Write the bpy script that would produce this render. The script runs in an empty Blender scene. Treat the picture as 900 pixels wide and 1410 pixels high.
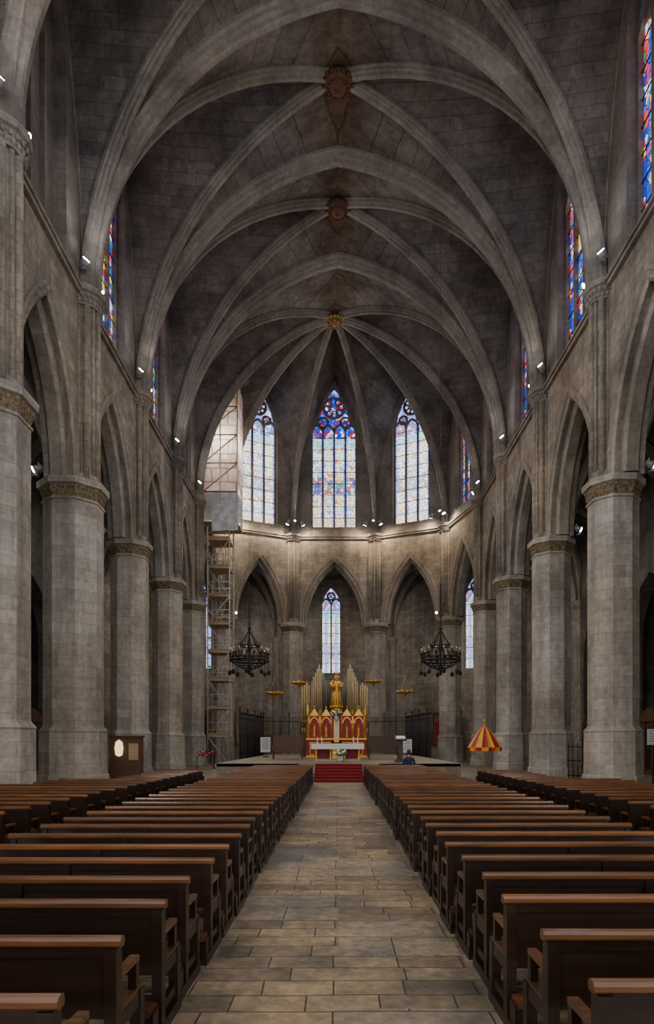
import bpy, math, random
from mathutils import Vector, Matrix
random.seed(7)
V=Vector
scene=bpy.context.scene
UP=V((0,0,1))

# ------------------------------------------------------------------ materials
def mat_base(name):
    m=bpy.data.materials.new(name); m.use_nodes=True
    nt=m.node_tree; nt.nodes.clear()
    out=nt.nodes.new('ShaderNodeOutputMaterial')
    b=nt.nodes.new('ShaderNodeBsdfPrincipled')
    nt.links.new(b.outputs[0],out.inputs[0])
    return m,nt,b,out
def N(nt,t,**k):
    n=nt.nodes.new(t)
    for a,v in k.items(): setattr(n,a,v)
    return n
def math_n(nt,op,a,b=None,c=None):
    n=nt.nodes.new('ShaderNodeMath'); n.operation=op
    for i,x in enumerate((a,b,c)):
        if x is None: continue
        if isinstance(x,(int,float)): n.inputs[i].default_value=x
        else: nt.links.new(x,n.inputs[i])
    return n.outputs[0]
def mix(nt,fac,a,b,mode='MIX'):
    n=nt.nodes.new('ShaderNodeMix'); n.data_type='RGBA'; n.blend_type=mode
    for s,x in ((n.inputs[0],fac),(n.inputs[6],a),(n.inputs[7],b)):
        if isinstance(x,(int,float)): s.default_value=x
        elif isinstance(x,tuple): s.default_value=(*x,1)
        else: nt.links.new(x,s)
    return n.outputs[2]
def ramp(nt,fac,stops,interp='LINEAR'):
    n=nt.nodes.new('ShaderNodeValToRGB'); n.color_ramp.interpolation=interp
    e=n.color_ramp.elements
    while len(e)<len(stops): e.new(0.5)
    for i,(p,c) in enumerate(stops):
        e[i].position=p; e[i].color=(*c,1)
    nt.links.new(fac,n.inputs[0]); return n.outputs[0]

def stone(name,c1,c2,cm,bw=.75,bh=.36,mortar=.012,rough=.9,stain=(.5,.5,.5),patina=False,nscale=.35,bump=.25,streak=.3,warm=.5):
    m,nt,b,out=mat_base(name)
    g=N(nt,'ShaderNodeNewGeometry')
    cr=N(nt,'ShaderNodeVectorMath',operation='CROSS_PRODUCT'); nt.links.new(g.outputs['True Normal'],cr.inputs[0]); cr.inputs[1].default_value=(0,0,1)
    nm=N(nt,'ShaderNodeVectorMath',operation='NORMALIZE'); nt.links.new(cr.outputs[0],nm.inputs[0])
    dt=N(nt,'ShaderNodeVectorMath',operation='DOT_PRODUCT'); nt.links.new(nm.outputs[0],dt.inputs[0]); nt.links.new(g.outputs['Position'],dt.inputs[1])
    sp=N(nt,'ShaderNodeSeparateXYZ'); nt.links.new(g.outputs['Position'],sp.inputs[0])
    nw=N(nt,'ShaderNodeTexNoise'); nw.inputs['Scale'].default_value=1.1; nt.links.new(g.outputs['Position'],nw.inputs['Vector'])
    wob=math_n(nt,'MULTIPLY',math_n(nt,'SUBTRACT',nw.outputs['Fac'],.5),.07)
    cb=N(nt,'ShaderNodeCombineXYZ'); nt.links.new(math_n(nt,'ADD',dt.outputs['Value'],wob),cb.inputs[0]); nt.links.new(math_n(nt,'ADD',sp.outputs[2],wob),cb.inputs[1])
    br=N(nt,'ShaderNodeTexBrick'); br.offset=.43; br.squash=1.35; br.squash_frequency=3
    nt.links.new(cb.outputs[0],br.inputs['Vector'])
    br.inputs['Color1'].default_value=(*c1,1); br.inputs['Color2'].default_value=(*c2,1); br.inputs['Mortar'].default_value=(*cm,1)
    br.inputs['Scale'].default_value=1; br.inputs['Brick Width'].default_value=bw; br.inputs['Row Height'].default_value=bh
    br.inputs['Mortar Size'].default_value=mortar; br.inputs['Mortar Smooth'].default_value=.6
    n1=N(nt,'ShaderNodeTexNoise'); nt.links.new(g.outputs['Position'],n1.inputs['Vector']); n1.inputs['Scale'].default_value=nscale; n1.inputs['Detail'].default_value=9; n1.inputs['Roughness'].default_value=.66
    n2=N(nt,'ShaderNodeTexNoise'); nt.links.new(g.outputs['Position'],n2.inputs['Vector']); n2.inputs['Scale'].default_value=5; n2.inputs['Detail'].default_value=8; n2.inputs['Roughness'].default_value=.7
    mp=N(nt,'ShaderNodeMapping'); mp.inputs['Scale'].default_value=(1.6,1.6,.13); nt.links.new(g.outputs['Position'],mp.inputs[0])
    n3=N(nt,'ShaderNodeTexNoise'); nt.links.new(mp.outputs[0],n3.inputs['Vector']); n3.inputs['Scale'].default_value=1; n3.inputs['Detail'].default_value=7; n3.inputs['Roughness'].default_value=.7
    n4=N(nt,'ShaderNodeTexNoise'); nt.links.new(g.outputs['Position'],n4.inputs['Vector']); n4.inputs['Scale'].default_value=.16; n4.inputs['Detail'].default_value=5
    c=mix(nt,1.0,br.outputs['Color'],ramp(nt,n1.outputs['Fac'],[(.34,stain),(.60,(1.05,1.04,1.02))]),'MULTIPLY')
    c=mix(nt,1.0,c,ramp(nt,n2.outputs['Fac'],[(.32,(.76,.75,.74)),(.68,(1.16,1.15,1.12))]),'MULTIPLY')
    s_=1-streak
    c=mix(nt,1.0,c,ramp(nt,n3.outputs['Fac'],[(.36,(s_,s_,s_)),(.62,(1.08,1.08,1.08))]),'MULTIPLY')
    wc=mix(nt,1.0,c,(1.0,.87,.69),'MULTIPLY')
    c=mix(nt,math_n(nt,'MULTIPLY',ramp(nt,n4.outputs['Fac'],[(.42,(0,0,0)),(.60,(1,1,1))]),warm),c,wc)
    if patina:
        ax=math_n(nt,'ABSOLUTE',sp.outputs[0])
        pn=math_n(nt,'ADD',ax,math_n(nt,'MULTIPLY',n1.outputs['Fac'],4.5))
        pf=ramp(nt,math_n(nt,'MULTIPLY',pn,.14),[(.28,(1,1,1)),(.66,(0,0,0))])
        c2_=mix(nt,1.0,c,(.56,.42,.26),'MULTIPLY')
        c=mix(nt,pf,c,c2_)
    nt.links.new(c,b.inputs['Base Color']); b.inputs['Roughness'].default_value=rough
    b.inputs['Specular IOR Level'].default_value=.2
    bm=N(nt,'ShaderNodeBump'); bm.inputs['Strength'].default_value=bump; bm.inputs['Distance'].default_value=.03
    hh=math_n(nt,'SUBTRACT',n2.outputs['Fac'],math_n(nt,'MULTIPLY',br.outputs['Fac'],.7))
    nt.links.new(hh,bm.inputs['Height']); nt.links.new(bm.outputs[0],b.inputs['Normal'])
    return m
def simple(name,c,rough=.6,metal=0,var=.25,scale=8,emit=None,es=0,coat=0):
    m,nt,b,out=mat_base(name)
    t=N(nt,'ShaderNodeTexCoord'); n=N(nt,'ShaderNodeTexNoise'); n.inputs['Scale'].default_value=scale; n.inputs['Detail'].default_value=5
    nt.links.new(t.outputs['Object'],n.inputs['Vector'])
    lo=tuple(x*(1-var) for x in c); hi=tuple(min(1,x*(1+var)) for x in c)
    nt.links.new(ramp(nt,n.outputs['Fac'],[(.3,lo),(.7,hi)]),b.inputs['Base Color'])
    b.inputs['Roughness'].default_value=rough; b.inputs['Metallic'].default_value=metal
    b.inputs['Coat Weight'].default_value=coat
    if emit: b.inputs['Emission Color'].default_value=(*emit,1); b.inputs['Emission Strength'].default_value=es
    return m
def wood(name,c1,c2,rough=.35):
    m,nt,b,out=mat_base(name)
    t=N(nt,'ShaderNodeTexCoord'); mp=N(nt,'ShaderNodeMapping'); mp.inputs['Scale'].default_value=(1.2,14,14)
    oi=N(nt,'ShaderNodeObjectInfo')
    nt.links.new(t.outputs['Object'],mp.inputs[0])
    n=N(nt,'ShaderNodeTexNoise',noise_dimensions='4D'); n.inputs['Scale'].default_value=2; n.inputs['Detail'].default_value=6
    nt.links.new(mp.outputs[0],n.inputs['Vector']); nt.links.new(math_n(nt,'MULTIPLY',oi.outputs['Random'],30),n.inputs['W'])
    c=ramp(nt,n.outputs['Fac'],[(.3,c1),(.7,c2)])
    c=mix(nt,1.0,c,ramp(nt,oi.outputs['Random'],[(0,(.7,.7,.7)),(1,(1.3,1.22,1.12))]),'MULTIPLY')
    nt.links.new(c,b.inputs['Base Color']); b.inputs['Roughness'].default_value=rough
    b.inputs['Specular IOR Level'].default_value=.5
    return m
def glass(name,lw,strength,pale,vscale=3.6):
    m,nt,b,out=mat_base(name); nt.nodes.remove(b)
    uv=N(nt,'ShaderNodeUVMap'); sp=N(nt,'ShaderNodeSeparateXYZ'); nt.links.new(uv.outputs[0],sp.inputs[0])
    u,v=sp.outputs[0],sp.outputs[1]
    vo=N(nt,'ShaderNodeTexVoronoi',voronoi_dimensions='2D'); vo.inputs['Scale'].default_value=vscale; nt.links.new(uv.outputs[0],vo.inputs['Vector'])
    ve=N(nt,'ShaderNodeTexVoronoi',voronoi_dimensions='2D',feature='DISTANCE_TO_EDGE'); ve.inputs['Scale'].default_value=vscale; nt.links.new(uv.outputs[0],ve.inputs['Vector'])
    sc=N(nt,'ShaderNodeSeparateColor'); nt.links.new(vo.outputs['Color'],sc.inputs[0])
    rich=ramp(nt,sc.outputs[0],[(0,(.01,.03,.40)),(.20,(.05,.13,.6)),(.32,(.5,.015,.015)),(.42,(.01,.05,.30)),(.52,(.95,.60,.12)),(.68,(.03,.25,.10)),(.76,(.65,.68,.75)),(.9,(.6,.06,.02))],'CONSTANT')
    head=ramp(nt,sc.outputs[1],[(0,(.01,.04,.5)),(.26,(.06,.20,.85)),(.45,(.3,.01,.08)),(.58,(.60,.70,1)),(.72,(.5,.02,.03)),(.84,(.03,.08,.6)),(.92,(.8,.4,.5))],'CONSTANT')
    soft=ramp(nt,sc.outputs[1],[(0,(1,.90,.70)),(.3,(.60,.74,1)),(.42,(1,.84,.55)),(.66,(.85,.92,1)),(.80,(.30,.50,1)),(.87,(.95,.66,.25)),(.95,(.8,.22,.15))],'CONSTANT')
    fr=math_n(nt,'MULTIPLY',math_n(nt,'ABSOLUTE',math_n(nt,'SUBTRACT',math_n(nt,'FRACT',math_n(nt,'ADD',math_n(nt,'DIVIDE',u,lw),100.5 if pale==2 and lw>.8 else 100)),.5)),2)
    border=math_n(nt,'GREATER_THAN',fr,.70)
    if pale:
        band=math_n(nt,'MULTIPLY',math_n(nt,'GREATER_THAN',v,-5.0),math_n(nt,'LESS_THAN',v,-3.6))
        fig=math_n(nt,'MULTIPLY',band,math_n(nt,'LESS_THAN',fr,.70))
        band2=math_n(nt,'MULTIPLY',math_n(nt,'GREATER_THAN',v,-1.1),math_n(nt,'LESS_THAN',v,-.4))
        band3=math_n(nt,'LESS_THAN',v,-7.0)
        c=mix(nt,math_n(nt,'MULTIPLY',border,.8),soft,(.08,.22,.85))
        c=mix(nt,math_n(nt,'MULTIPLY',fig,.85 if pale==1 else .7),c,rich)
        c=mix(nt,math_n(nt,'MULTIPLY',band2,.6),c,(.15,.6,.85))
        c=mix(nt,math_n(nt,'MULTIPLY',band3,.45),c,(.95,.62,.25))
        top=math_n(nt,'GREATER_THAN',v,-.4)
        c=mix(nt,top,c,head)
        if pale==2: c=mix(nt,.22,c,(.75,.82,1))
    else:
        c=mix(nt,math_n(nt,'MULTIPLY',border,.45),rich,(.05,.12,.5))
    lead=math_n(nt,'GREATER_THAN',ve.outputs['Distance'],.055)
    c=mix(nt,lead,(.01,.01,.015),c)
    em=N(nt,'ShaderNodeEmission'); nt.links.new(c,em.inputs[0]); em.inputs[1].default_value=strength
    nt.links.new(em.outputs[0],out.inputs[0]); return m
def emis(name,c,s):
    m,nt,b,out=mat_base(name); nt.nodes.remove(b)
    em=N(nt,'ShaderNodeEmission'); em.inputs[0].default_value=(*c,1); em.inputs[1].default_value=s
    nt.links.new(em.outputs[0],out.inputs[0]); return m

M_wall=stone('stone_wall',(.50,.445,.39),(.35,.315,.28),(.26,.235,.21),bw=.62,bh=.33,stain=(.54,.52,.50))
M_col=stone('stone_column',(.57,.53,.49),(.45,.42,.39),(.34,.315,.29),bw=.8,bh=.40,mortar=.012,stain=(.64,.61,.59),streak=.28,warm=.4)
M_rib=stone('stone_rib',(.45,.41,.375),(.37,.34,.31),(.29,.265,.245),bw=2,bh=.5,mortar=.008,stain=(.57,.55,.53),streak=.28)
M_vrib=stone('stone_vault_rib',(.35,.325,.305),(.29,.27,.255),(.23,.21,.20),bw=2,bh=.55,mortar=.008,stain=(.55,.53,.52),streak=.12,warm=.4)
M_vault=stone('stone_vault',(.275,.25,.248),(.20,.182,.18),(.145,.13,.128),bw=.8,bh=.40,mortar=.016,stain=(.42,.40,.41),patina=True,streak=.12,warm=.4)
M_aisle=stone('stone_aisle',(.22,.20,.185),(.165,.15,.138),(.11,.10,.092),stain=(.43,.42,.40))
M_gild=simple('gilded_foliage',(.20,.145,.08),.65,.1,.7,11)
M_bossgild=simple('boss_gilding',(.12,.06,.03),.6,.2,.5,12)
M_gold=simple('gold',(.80,.43,.07),.35,.55,.3,10)
M_goldpipe=simple('pipe_gold',(.46,.34,.16),.5,.25,.25,6)
M_iron=simple('wrought_iron',(.03,.027,.027),.5,.6)
M_steel=simple('scaffold_steel',(.58,.55,.50),.5,.1)
M_plank=wood('scaffold_plank',(.42,.28,.16),(.58,.42,.26),.7)
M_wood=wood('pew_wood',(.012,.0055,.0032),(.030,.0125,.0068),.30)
M_woodtop=wood('pew_rail_highlight_wood',(.085,.036,.014),(.20,.083,.031),.24)  # lighter pew wood; the highlight along the top rails is put into its colour
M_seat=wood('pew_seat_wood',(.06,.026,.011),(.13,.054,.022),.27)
M_woodold=wood('old_wood',(.07,.035,.018),(.14,.07,.035),.5)
M_cloth=simple('altar_cloth',(.82,.80,.76),.8,0,.05)
M_red=simple('red_carpet',(.20,.010,.012),.95,0,.3,20)
M_redp=simple('red_panel',(.34,.009,.009),.5,0,.2)
M_yel=simple('yellow_silk',(.80,.42,.035),.55,0,.1)
M_redsilk=simple('red_silk',(.42,.012,.012),.55,0,.1)
M_white=simple('white_board',(.7,.7,.68),.6,0,.05)
M_green=simple('leaves',(.08,.18,.05),.7,0,.4)
M_flower=simple('flowers',(.8,.78,.7),.7,0,.1)
M_dark=simple('dark_void',(.012,.011,.012),.9)
M_tin=simple('tin_pipe',(.13,.115,.09),.5,.3)
M_lens=emis('lamp_lens',(1,.97,.92),60)
M_bulb=emis('candle_bulb',(1,.75,.4),.5)
M_warm=emis('lit_panel',(1,.78,.42),1.8)
M_redc=emis('red_candle',(1,.08,.03),.8)
M_grey=simple('fixture_grey',(.35,.35,.36),.5,.3)

def sheet_mat():
    m,nt,b,out=mat_base('scaffold_sheet')
    t=N(nt,'ShaderNodeTexCoord'); br=N(nt,'ShaderNodeTexBrick'); sp=N(nt,'ShaderNodeSeparateXYZ'); cb=N(nt,'ShaderNodeCombineXYZ')
    nt.links.new(t.outputs['Object'],sp.inputs[0]); nt.links.new(math_n(nt,'ADD',sp.outputs[0],sp.outputs[1]),cb.inputs[0]); nt.links.new(sp.outputs[2],cb.inputs[1])
    nt.links.new(cb.outputs[0],br.inputs[0]); br.inputs['Scale'].default_value=1; br.inputs['Brick Width'].default_value=1.15; br.inputs['Row Height'].default_value=1.0
    br.inputs['Color1'].default_value=(.80,.72,.64,1); br.inputs['Color2'].default_value=(.66,.60,.55,1); br.inputs['Mortar'].default_value=(.42,.24,.16,1); br.inputs['Mortar Size'].default_value=.045
    n=N(nt,'ShaderNodeTexNoise'); n.inputs['Scale'].default_value=1.3; nt.links.new(t.outputs['Object'],n.inputs['Vector'])
    c=mix(nt,1.0,br.outputs[0],ramp(nt,n.outputs[0],[(.35,(.75,.72,.76)),(.65,(1.1,1.08,1.05))]),'MULTIPLY')
    nt.links.new(c,b.inputs['Base Color']); b.inputs['Roughness'].default_value=.55
    tr=N(nt,'ShaderNodeBsdfTranslucent'); nt.links.new(c,tr.inputs[0])
    ms=N(nt,'ShaderNodeMixShader'); ms.inputs[0].default_value=.5
    nt.links.new(b.outputs[0],ms.inputs[1]); nt.links.new(tr.outputs[0],ms.inputs[2]); nt.links.new(ms.outputs[0],out.inputs[0])
    return m
M_sheet=sheet_mat()
M_tarp=simple('white_tarp',(.80,.80,.82),.5,0,.25,2)
def floor_mat():
    m,nt,b,out=mat_base('stone_floor')
    g=N(nt,'ShaderNodeNewGeometry')
    nw=N(nt,'ShaderNodeTexNoise'); nw.inputs['Scale'].default_value=.8; nt.links.new(g.outputs['Position'],nw.inputs['Vector'])
    wv=N(nt,'ShaderNodeVectorMath',operation='MULTIPLY_ADD'); nt.links.new(nw.outputs['Color'],wv.inputs[0]); wv.inputs[1].default_value=(.07,.07,0); nt.links.new(g.outputs['Position'],wv.inputs[2])
    def brick(w,h,off,sq,c1,c2):
        br=N(nt,'ShaderNodeTexBrick'); nt.links.new(wv.outputs[0],br.inputs['Vector'])
        br.offset=off; br.squash=sq; br.squash_frequency=3
        br.inputs['Color1'].default_value=(*c1,1); br.inputs['Color2'].default_value=(*c2,1); br.inputs['Mortar'].default_value=(.07,.055,.04,1)
        br.inputs['Scale'].default_value=1; br.inputs['Brick Width'].default_value=w; br.inputs['Row Height'].default_value=h; br.inputs['Mortar Size'].default_value=.006; br.inputs['Bias'].default_value=-.1
        return br
    b1=brick(.46,.24,.37,1.7,(.36,.265,.165),(.155,.125,.092)); b2=brick(.92,.48,.5,1.0,(.33,.26,.185),(.22,.20,.175))
    sn=N(nt,'ShaderNodeVectorMath',operation='SNAP'); nt.links.new(g.outputs['Position'],sn.inputs[0]); sn.inputs[1].default_value=(.92,.96,10)
    wn=N(nt,'ShaderNodeTexWhiteNoise'); nt.links.new(sn.outputs[0],wn.inputs['Vector'])
    sel=math_n(nt,'GREATER_THAN',wn.outputs['Value'],.66)
    col=mix(nt,sel,b1.outputs['Color'],b2.outputs['Color'])
    fmx=N(nt,'ShaderNodeMix'); nt.links.new(sel,fmx.inputs[0]); nt.links.new(b1.outputs['Fac'],fmx.inputs[2]); nt.links.new(b2.outputs['Fac'],fmx.inputs[3])
    n1=N(nt,'ShaderNodeTexNoise'); n1.inputs['Scale'].default_value=.9; n1.inputs['Detail'].default_value=9; n1.inputs['Roughness'].default_value=.65; nt.links.new(g.outputs['Position'],n1.inputs['Vector'])
    n2=N(nt,'ShaderNodeTexNoise'); n2.inputs['Scale'].default_value=9; n2.inputs['Detail'].default_value=8; n2.inputs['Roughness'].default_value=.7; nt.links.new(g.outputs['Position'],n2.inputs['Vector'])
    c=mix(nt,1.0,col,ramp(nt,n1.outputs['Fac'],[(.38,(.52,.55,.60)),(.60,(1.22,1.15,1.05))]),'MULTIPLY')
    c=mix(nt,1.0,c,ramp(nt,n2.outputs['Fac'],[(.3,(.55,.55,.55)),(.7,(1.3,1.3,1.26))]),'MULTIPLY')
    nt.links.new(c,b.inputs['Base Color'])
    nt.links.new(ramp(nt,n1.outputs['Fac'],[(.3,(.42,)*3),(.7,(.66,)*3)]),b.inputs['Roughness'])
    bm=N(nt,'ShaderNodeBump'); bm.inputs['Strength'].default_value=.4; bm.inputs['Distance'].default_value=.01
    nt.links.new(math_n(nt,'SUBTRACT',math_n(nt,'MULTIPLY',n2.outputs['Fac'],.6),fmx.outputs[0]),bm.inputs['Height']); nt.links.new(bm.outputs[0],b.inputs['Normal'])
    return m
M_floor=floor_mat()

# ------------------------------------------------------------------ mesh builder
class MB:
    def __init__(s): s.v=[];s.f=[];s.m=[];s.uv=[];s.mats=[];s.sm=[]
    def mi(s,mat):
        if mat not in s.mats: s.mats.append(mat)
        return s.mats.index(mat)
    def face(s,idx,mat,uv=None,sm=False):
        s.f.append(tuple(idx)); s.m.append(s.mi(mat)); s.uv.append(uv); s.sm.append(sm)
    def add(s,p): s.v.append(tuple(p)); return len(s.v)-1
    def quad(s,a,b,c,d,mat,uv=None): s.face([s.add(a),s.add(b),s.add(c),s.add(d)],mat,uv)
    def box(s,c,sz,mat,rz=0,rx=0):
        R=Matrix.Rotation(rz,3,'Z')@Matrix.Rotation(rx,3,'X'); c=V(c)
        i=[s.add(c+R@V((x*sz[0]/2,y*sz[1]/2,z*sz[2]/2))) for x in(-1,1) for y in(-1,1) for z in(-1,1)]
        for q in((0,1,3,2),(4,6,7,5),(0,4,5,1),(2,3,7,6),(0,2,6,4),(1,5,7,3)): s.face([i[k] for k in q],mat)
    def cyl(s,p0,p1,r0,r1,mat,n=8,sm=True,caps=True):
        p0=V(p0);p1=V(p1);d=(p1-p0).normalized()
        a=d.orthogonal().normalized(); b=d.cross(a)
        A=[];B=[]
        for k in range(n):
            t=2*math.pi*k/n; o=a*math.cos(t)+b*math.sin(t)
            A.append(s.add(p0+o*r0)); B.append(s.add(p1+o*r1))
        for k in range(n): s.face([A[k],A[(k+1)%n],B[(k+1)%n],B[k]],mat,sm=sm)
        if caps: s.face(A[::-1],mat); s.face(B,mat)
    def lathe(s,c,prof,mat,n=16,rot=0,sm=True,mats=None,arc=None):
        c=V(c); rings=[]
        for r,z in prof:
            rings.append([s.add(c+V((r*math.cos(rot+2*math.pi*k/n),r*math.sin(rot+2*math.pi*k/n),z))) for k in range(n)])
        for j in range(len(rings)-1):
            mm=mats[j] if mats and mats[j] else mat
            for k in range(n): s.face([rings[j][k],rings[j][(k+1)%n],rings[j+1][(k+1)%n],rings[j+1][k]],mm,sm=sm)
        s.face(rings[0][::-1],mat); s.face(rings[-1],mat)
    def ball(s,c,r,mat,n=8,m=5,sc=(1,1,1)):
        c=V(c); rings=[]
        for j in range(m+1):
            ph=-math.pi/2+math.pi*j/m
            rings.append([s.add(c+V((r*sc[0]*math.cos(ph)*math.cos(2*math.pi*k/n),r*sc[1]*math.cos(ph)*math.sin(2*math.pi*k/n),r*sc[2]*math.sin(ph)))) for k in range(n)])
        for j in range(m):
            for k in range(n): s.face([rings[j][k],rings[j][(k+1)%n],rings[j+1][(k+1)%n],rings[j+1][k]],mat,sm=True)
    def torus(s,c,R,r,mat,n=24,m=6,X=V((1,0,0)),Y=V((0,1,0))):
        c=V(c); Z=X.cross(Y); ring=[]
        for k in range(n):
            t=2*math.pi*k/n; d=X*math.cos(t)+Y*math.sin(t)
            ring.append([s.add(c+d*(R+r*math.cos(2*math.pi*j/m))+Z*r*math.sin(2*math.pi*j/m)) for j in range(m)])
        for k in range(n):
            for j in range(m): s.face([ring[k][j],ring[(k+1)%n][j],ring[(k+1)%n][(j+1)%m],ring[k][(j+1)%m]],mat,sm=True)
    def sweep(s,path,prof,B,mat,sm=False):
        n=len(prof); prev=None
        for i,p in enumerate(path):
            a=path[max(0,i-1)]; b=path[min(len(path)-1,i+1)]
            T=(b-a).normalized(); Nn=T.cross(B)
            r=[s.add(p+B*q[0]+Nn*q[1]) for q in prof]
            if prev:
                for k in range(n): s.face([prev[k],prev[(k+1)%n],r[(k+1)%n],r[k]],mat,sm=sm)
            else: s.face(r,mat)
            prev=r
        s.face(prev[::-1],mat)
    def strip(s,O,t,nrm,th,us,lo,hi,mat):
        P=lambda u,o,z: V((O[0]+t[0]*u+nrm[0]*o,O[1]+t[1]*u+nrm[1]*o,z))
        for i in range(len(us)-1):
            a,b=us[i],us[i+1]; la,lb,ha,hb=lo(a),lo(b),hi(a),hi(b)
            s.quad(P(a,0,la),P(b,0,lb),P(b,0,hb),P(a,0,ha),mat)
            s.quad(P(b,th,lb),P(a,th,la),P(a,th,ha),P(b,th,hb),mat)
            s.quad(P(a,0,la),P(a,th,la),P(b,th,lb),P(b,0,lb),mat)
            s.quad(P(a,0,ha),P(b,0,hb),P(b,th,hb),P(a,th,ha),mat)
        for u in (us[0],us[-1]):
            s.quad(P(u,0,lo(u)),P(u,th,lo(u)),P(u,th,hi(u)),P(u,0,hi(u)),mat)
    def build(s,name,loc=(0,0,0),parent=None):
        me=bpy.data.meshes.new(name); me.from_pydata(s.v,[],s.f)
        for m in s.mats: me.materials.append(m)
        me.polygons.foreach_set('material_index',s.m); me.polygons.foreach_set('use_smooth',s.sm)
        if any(u is not None for u in s.uv):
            l=me.uv_layers.new(name='UVMap')
            for p,u in zip(me.polygons,s.uv):
                if u:
                    for li,c in zip(p.loop_indices,u): l.data[li].uv=c
        me.update()
        o=bpy.data.objects.new(name,me); scene.collection.objects.link(o); o.location=loc
        if parent: o.parent=parent
        return o
def arc(P,Q,n=16):
    P=V(P);Q=V(Q); h=Q.z-P.z; d=V((Q.x-P.x,Q.y-P.y,0)); D=d.length; dh=d/D
    r=(D*D+h*h)/(2*D); pts=[]
    for k in range(n+1):
        z=h*math.sin(math.pi/2*k/n) if h<=r else h*k/n
        z=min(z,r); x=r-math.sqrt(max(0,r*r-z*z)); pts.append(P+dh*x+UP*z)
    pts[-1]=Q.copy()
    return pts,dh.cross(UP)
def ahgt(uc,a,zs,rise):
    r=(a*a+rise*rise)/(2*a)
    def f(u):
        q=max(0,a-abs(u-uc)); return zs+math.sqrt(max(0,r*r-(r-q)**2))
    return f
def aus(uc,a,n=12):
    q=[a*(k/n)**2 for k in range(n+1)]
    return [uc-a+x for x in q]+[uc+a-x for x in q[::-1]][1:]

# ------------------------------------------------------------------ plan
ZCAP=11.35; ZSP=18.6
ys=[-4.5,2.7,9.85,17.0,24.0,31.0,38.1]
yl=[-4.5,2.9,10.3,17.9,24.4,31.4,38.5]
xl=[-9.5,-9.5,-9.5,-9.5,-9.75,-9.9,-9.95]
R=[(9.95,y) for y in ys]+[(9.95,44.6),(8.5,50.1),(3.0,52.6)]
L=[(x,y) for x,y in zip(xl,yl)]+[(-9.95,44.6),(-8.9,50.1),(-3.75,52.6)]
chain=R+L[::-1]
def seg_n(a,b,i):
    t=V((b[0]-a[0],b[1]-a[1])).normalized(); return t,V((t.y,-t.x))
nrm=[]
for i in range(len(chain)):
    ns=[]
    if i>0: ns.append(seg_n(chain[i-1],chain[i],0)[1])
    if i<len(chain)-1: ns.append(seg_n(chain[i],chain[i+1],0)[1])
    v=V((0,0))
    for q in ns: v+=q
    nrm.append(v.normalized())
off=lambda i,d:(chain[i][0]+nrm[i].x*d,chain[i][1]+nrm[i].y*d)
apz=[29.2,29.2,29.2,29.2,30.1,30.35,30.65]
bsz=[30.3,30.3,30.3,30.3,30.55,31.0]
NW=len(chain); TH=1.15

# ------------------------------------------------------------------ windows
wcount=[0]
G={'c':glass('glass_apse_center',.94,2.0,1),'s':glass('glass_apse_side',.94,2.6,2),'r':glass('glass_nave',1.1,2.0,0),'a':glass('glass_ambulatory',.95,2.0,2,4.5)}
def window(C,t,n,a,sill,spring,apex,lights,mat,depth=.55):
    wcount[0]+=1; mb=MB()
    f=ahgt(0,a,spring,apex-spring); us=aus(0,a,10)
    P=lambda u,z,o=depth: V((C[0]+t.x*u+n.x*o,C[1]+t.y*u+n.y*o,z))
    for i in range(len(us)-1):
        p,q=us[i],us[i+1]
        mb.quad(P(p,sill),P(q,sill),P(q,f(q)),P(p,f(p)),mat,uv=[(p,sill-spring),(q,sill-spring),(q,f(q)-spring),(p,f(p)-spring)])
    n3=V((n.x,n.y,0)); t3=V((t.x,t.y,0)); lw=2*a/lights; rz=math.atan2(t.y,t.x)
    d2=depth-.08
    for k in range(1,lights):
        u=-a+k*lw; mb.box(P(u,(sill+spring)/2+.2,d2),(.15,.2,spring-sill+.4),M_vrib,rz)
    pr=[(-.09,-.08),(-.09,.06),(.09,.06),(.09,-.08)]
    for k in range(lights):
        u0=-a+k*lw; m=P(u0+lw/2,spring+lw*.75,d2)
        for e in (u0,u0+lw):
            pts,B=arc(P(e,spring,d2),m,6); mb.sweep(pts,pr,B,M_vrib)
    for sgn in(-1,1):
        pts,B=arc(P(sgn*a,spring,d2),P(0,apex,d2),14); mb.sweep([P(sgn*a,sill,d2)]+pts,[(-.12,-.06),(-.12,.12),(.12,.12),(.12,-.06)],B,M_vrib)
    H=apex-spring
    if lights>=3:
        rr=a*.46; cz=spring+H*.56
        cs=[(0,cz,rr),(-a*.5,spring+H*.22+.1,a*.22),(a*.5,spring+H*.22+.1,a*.22)]
    elif lights==2: cs=[(0,spring+H*.5,a*.36)]
    else: cs=[]
    for u,z,r in cs:
        mb.torus(P(u,z,d2),r,.095,M_vrib,24,5,t3,UP)
        k0=8 if r>.6 else 4
        for k in range(k0):
            an=2*math.pi*k/k0+.3
            if r>.6:
                mb.cyl(P(u+math.cos(an)*r*.3,z+math.sin(an)*r*.3,d2),P(u+math.cos(an)*r,z+math.sin(an)*r,d2),.05,.05,M_vrib,5)
                mb.torus(P(u+math.cos(an+.39)*r*.68,z+math.sin(an+.39)*r*.68,d2),r*.23,.045,M_vrib,12,4,t3,UP)
            else: mb.torus(P(u+math.cos(an)*r*.55,z+math.sin(an)*r*.55,d2),r*.4,.03,M_vrib,10,4,t3,UP)
        if r>.6: mb.torus(P(u,z,d2),r*.3,.055,M_vrib,14,4,t3,UP)
    z=sill+.9
    while z<spring:
        mb.box(P(0,z,d2),(2*a,.03,.045),M_iron,rz); z+=.95
    mb.build('window_%d'%wcount[0])

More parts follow.
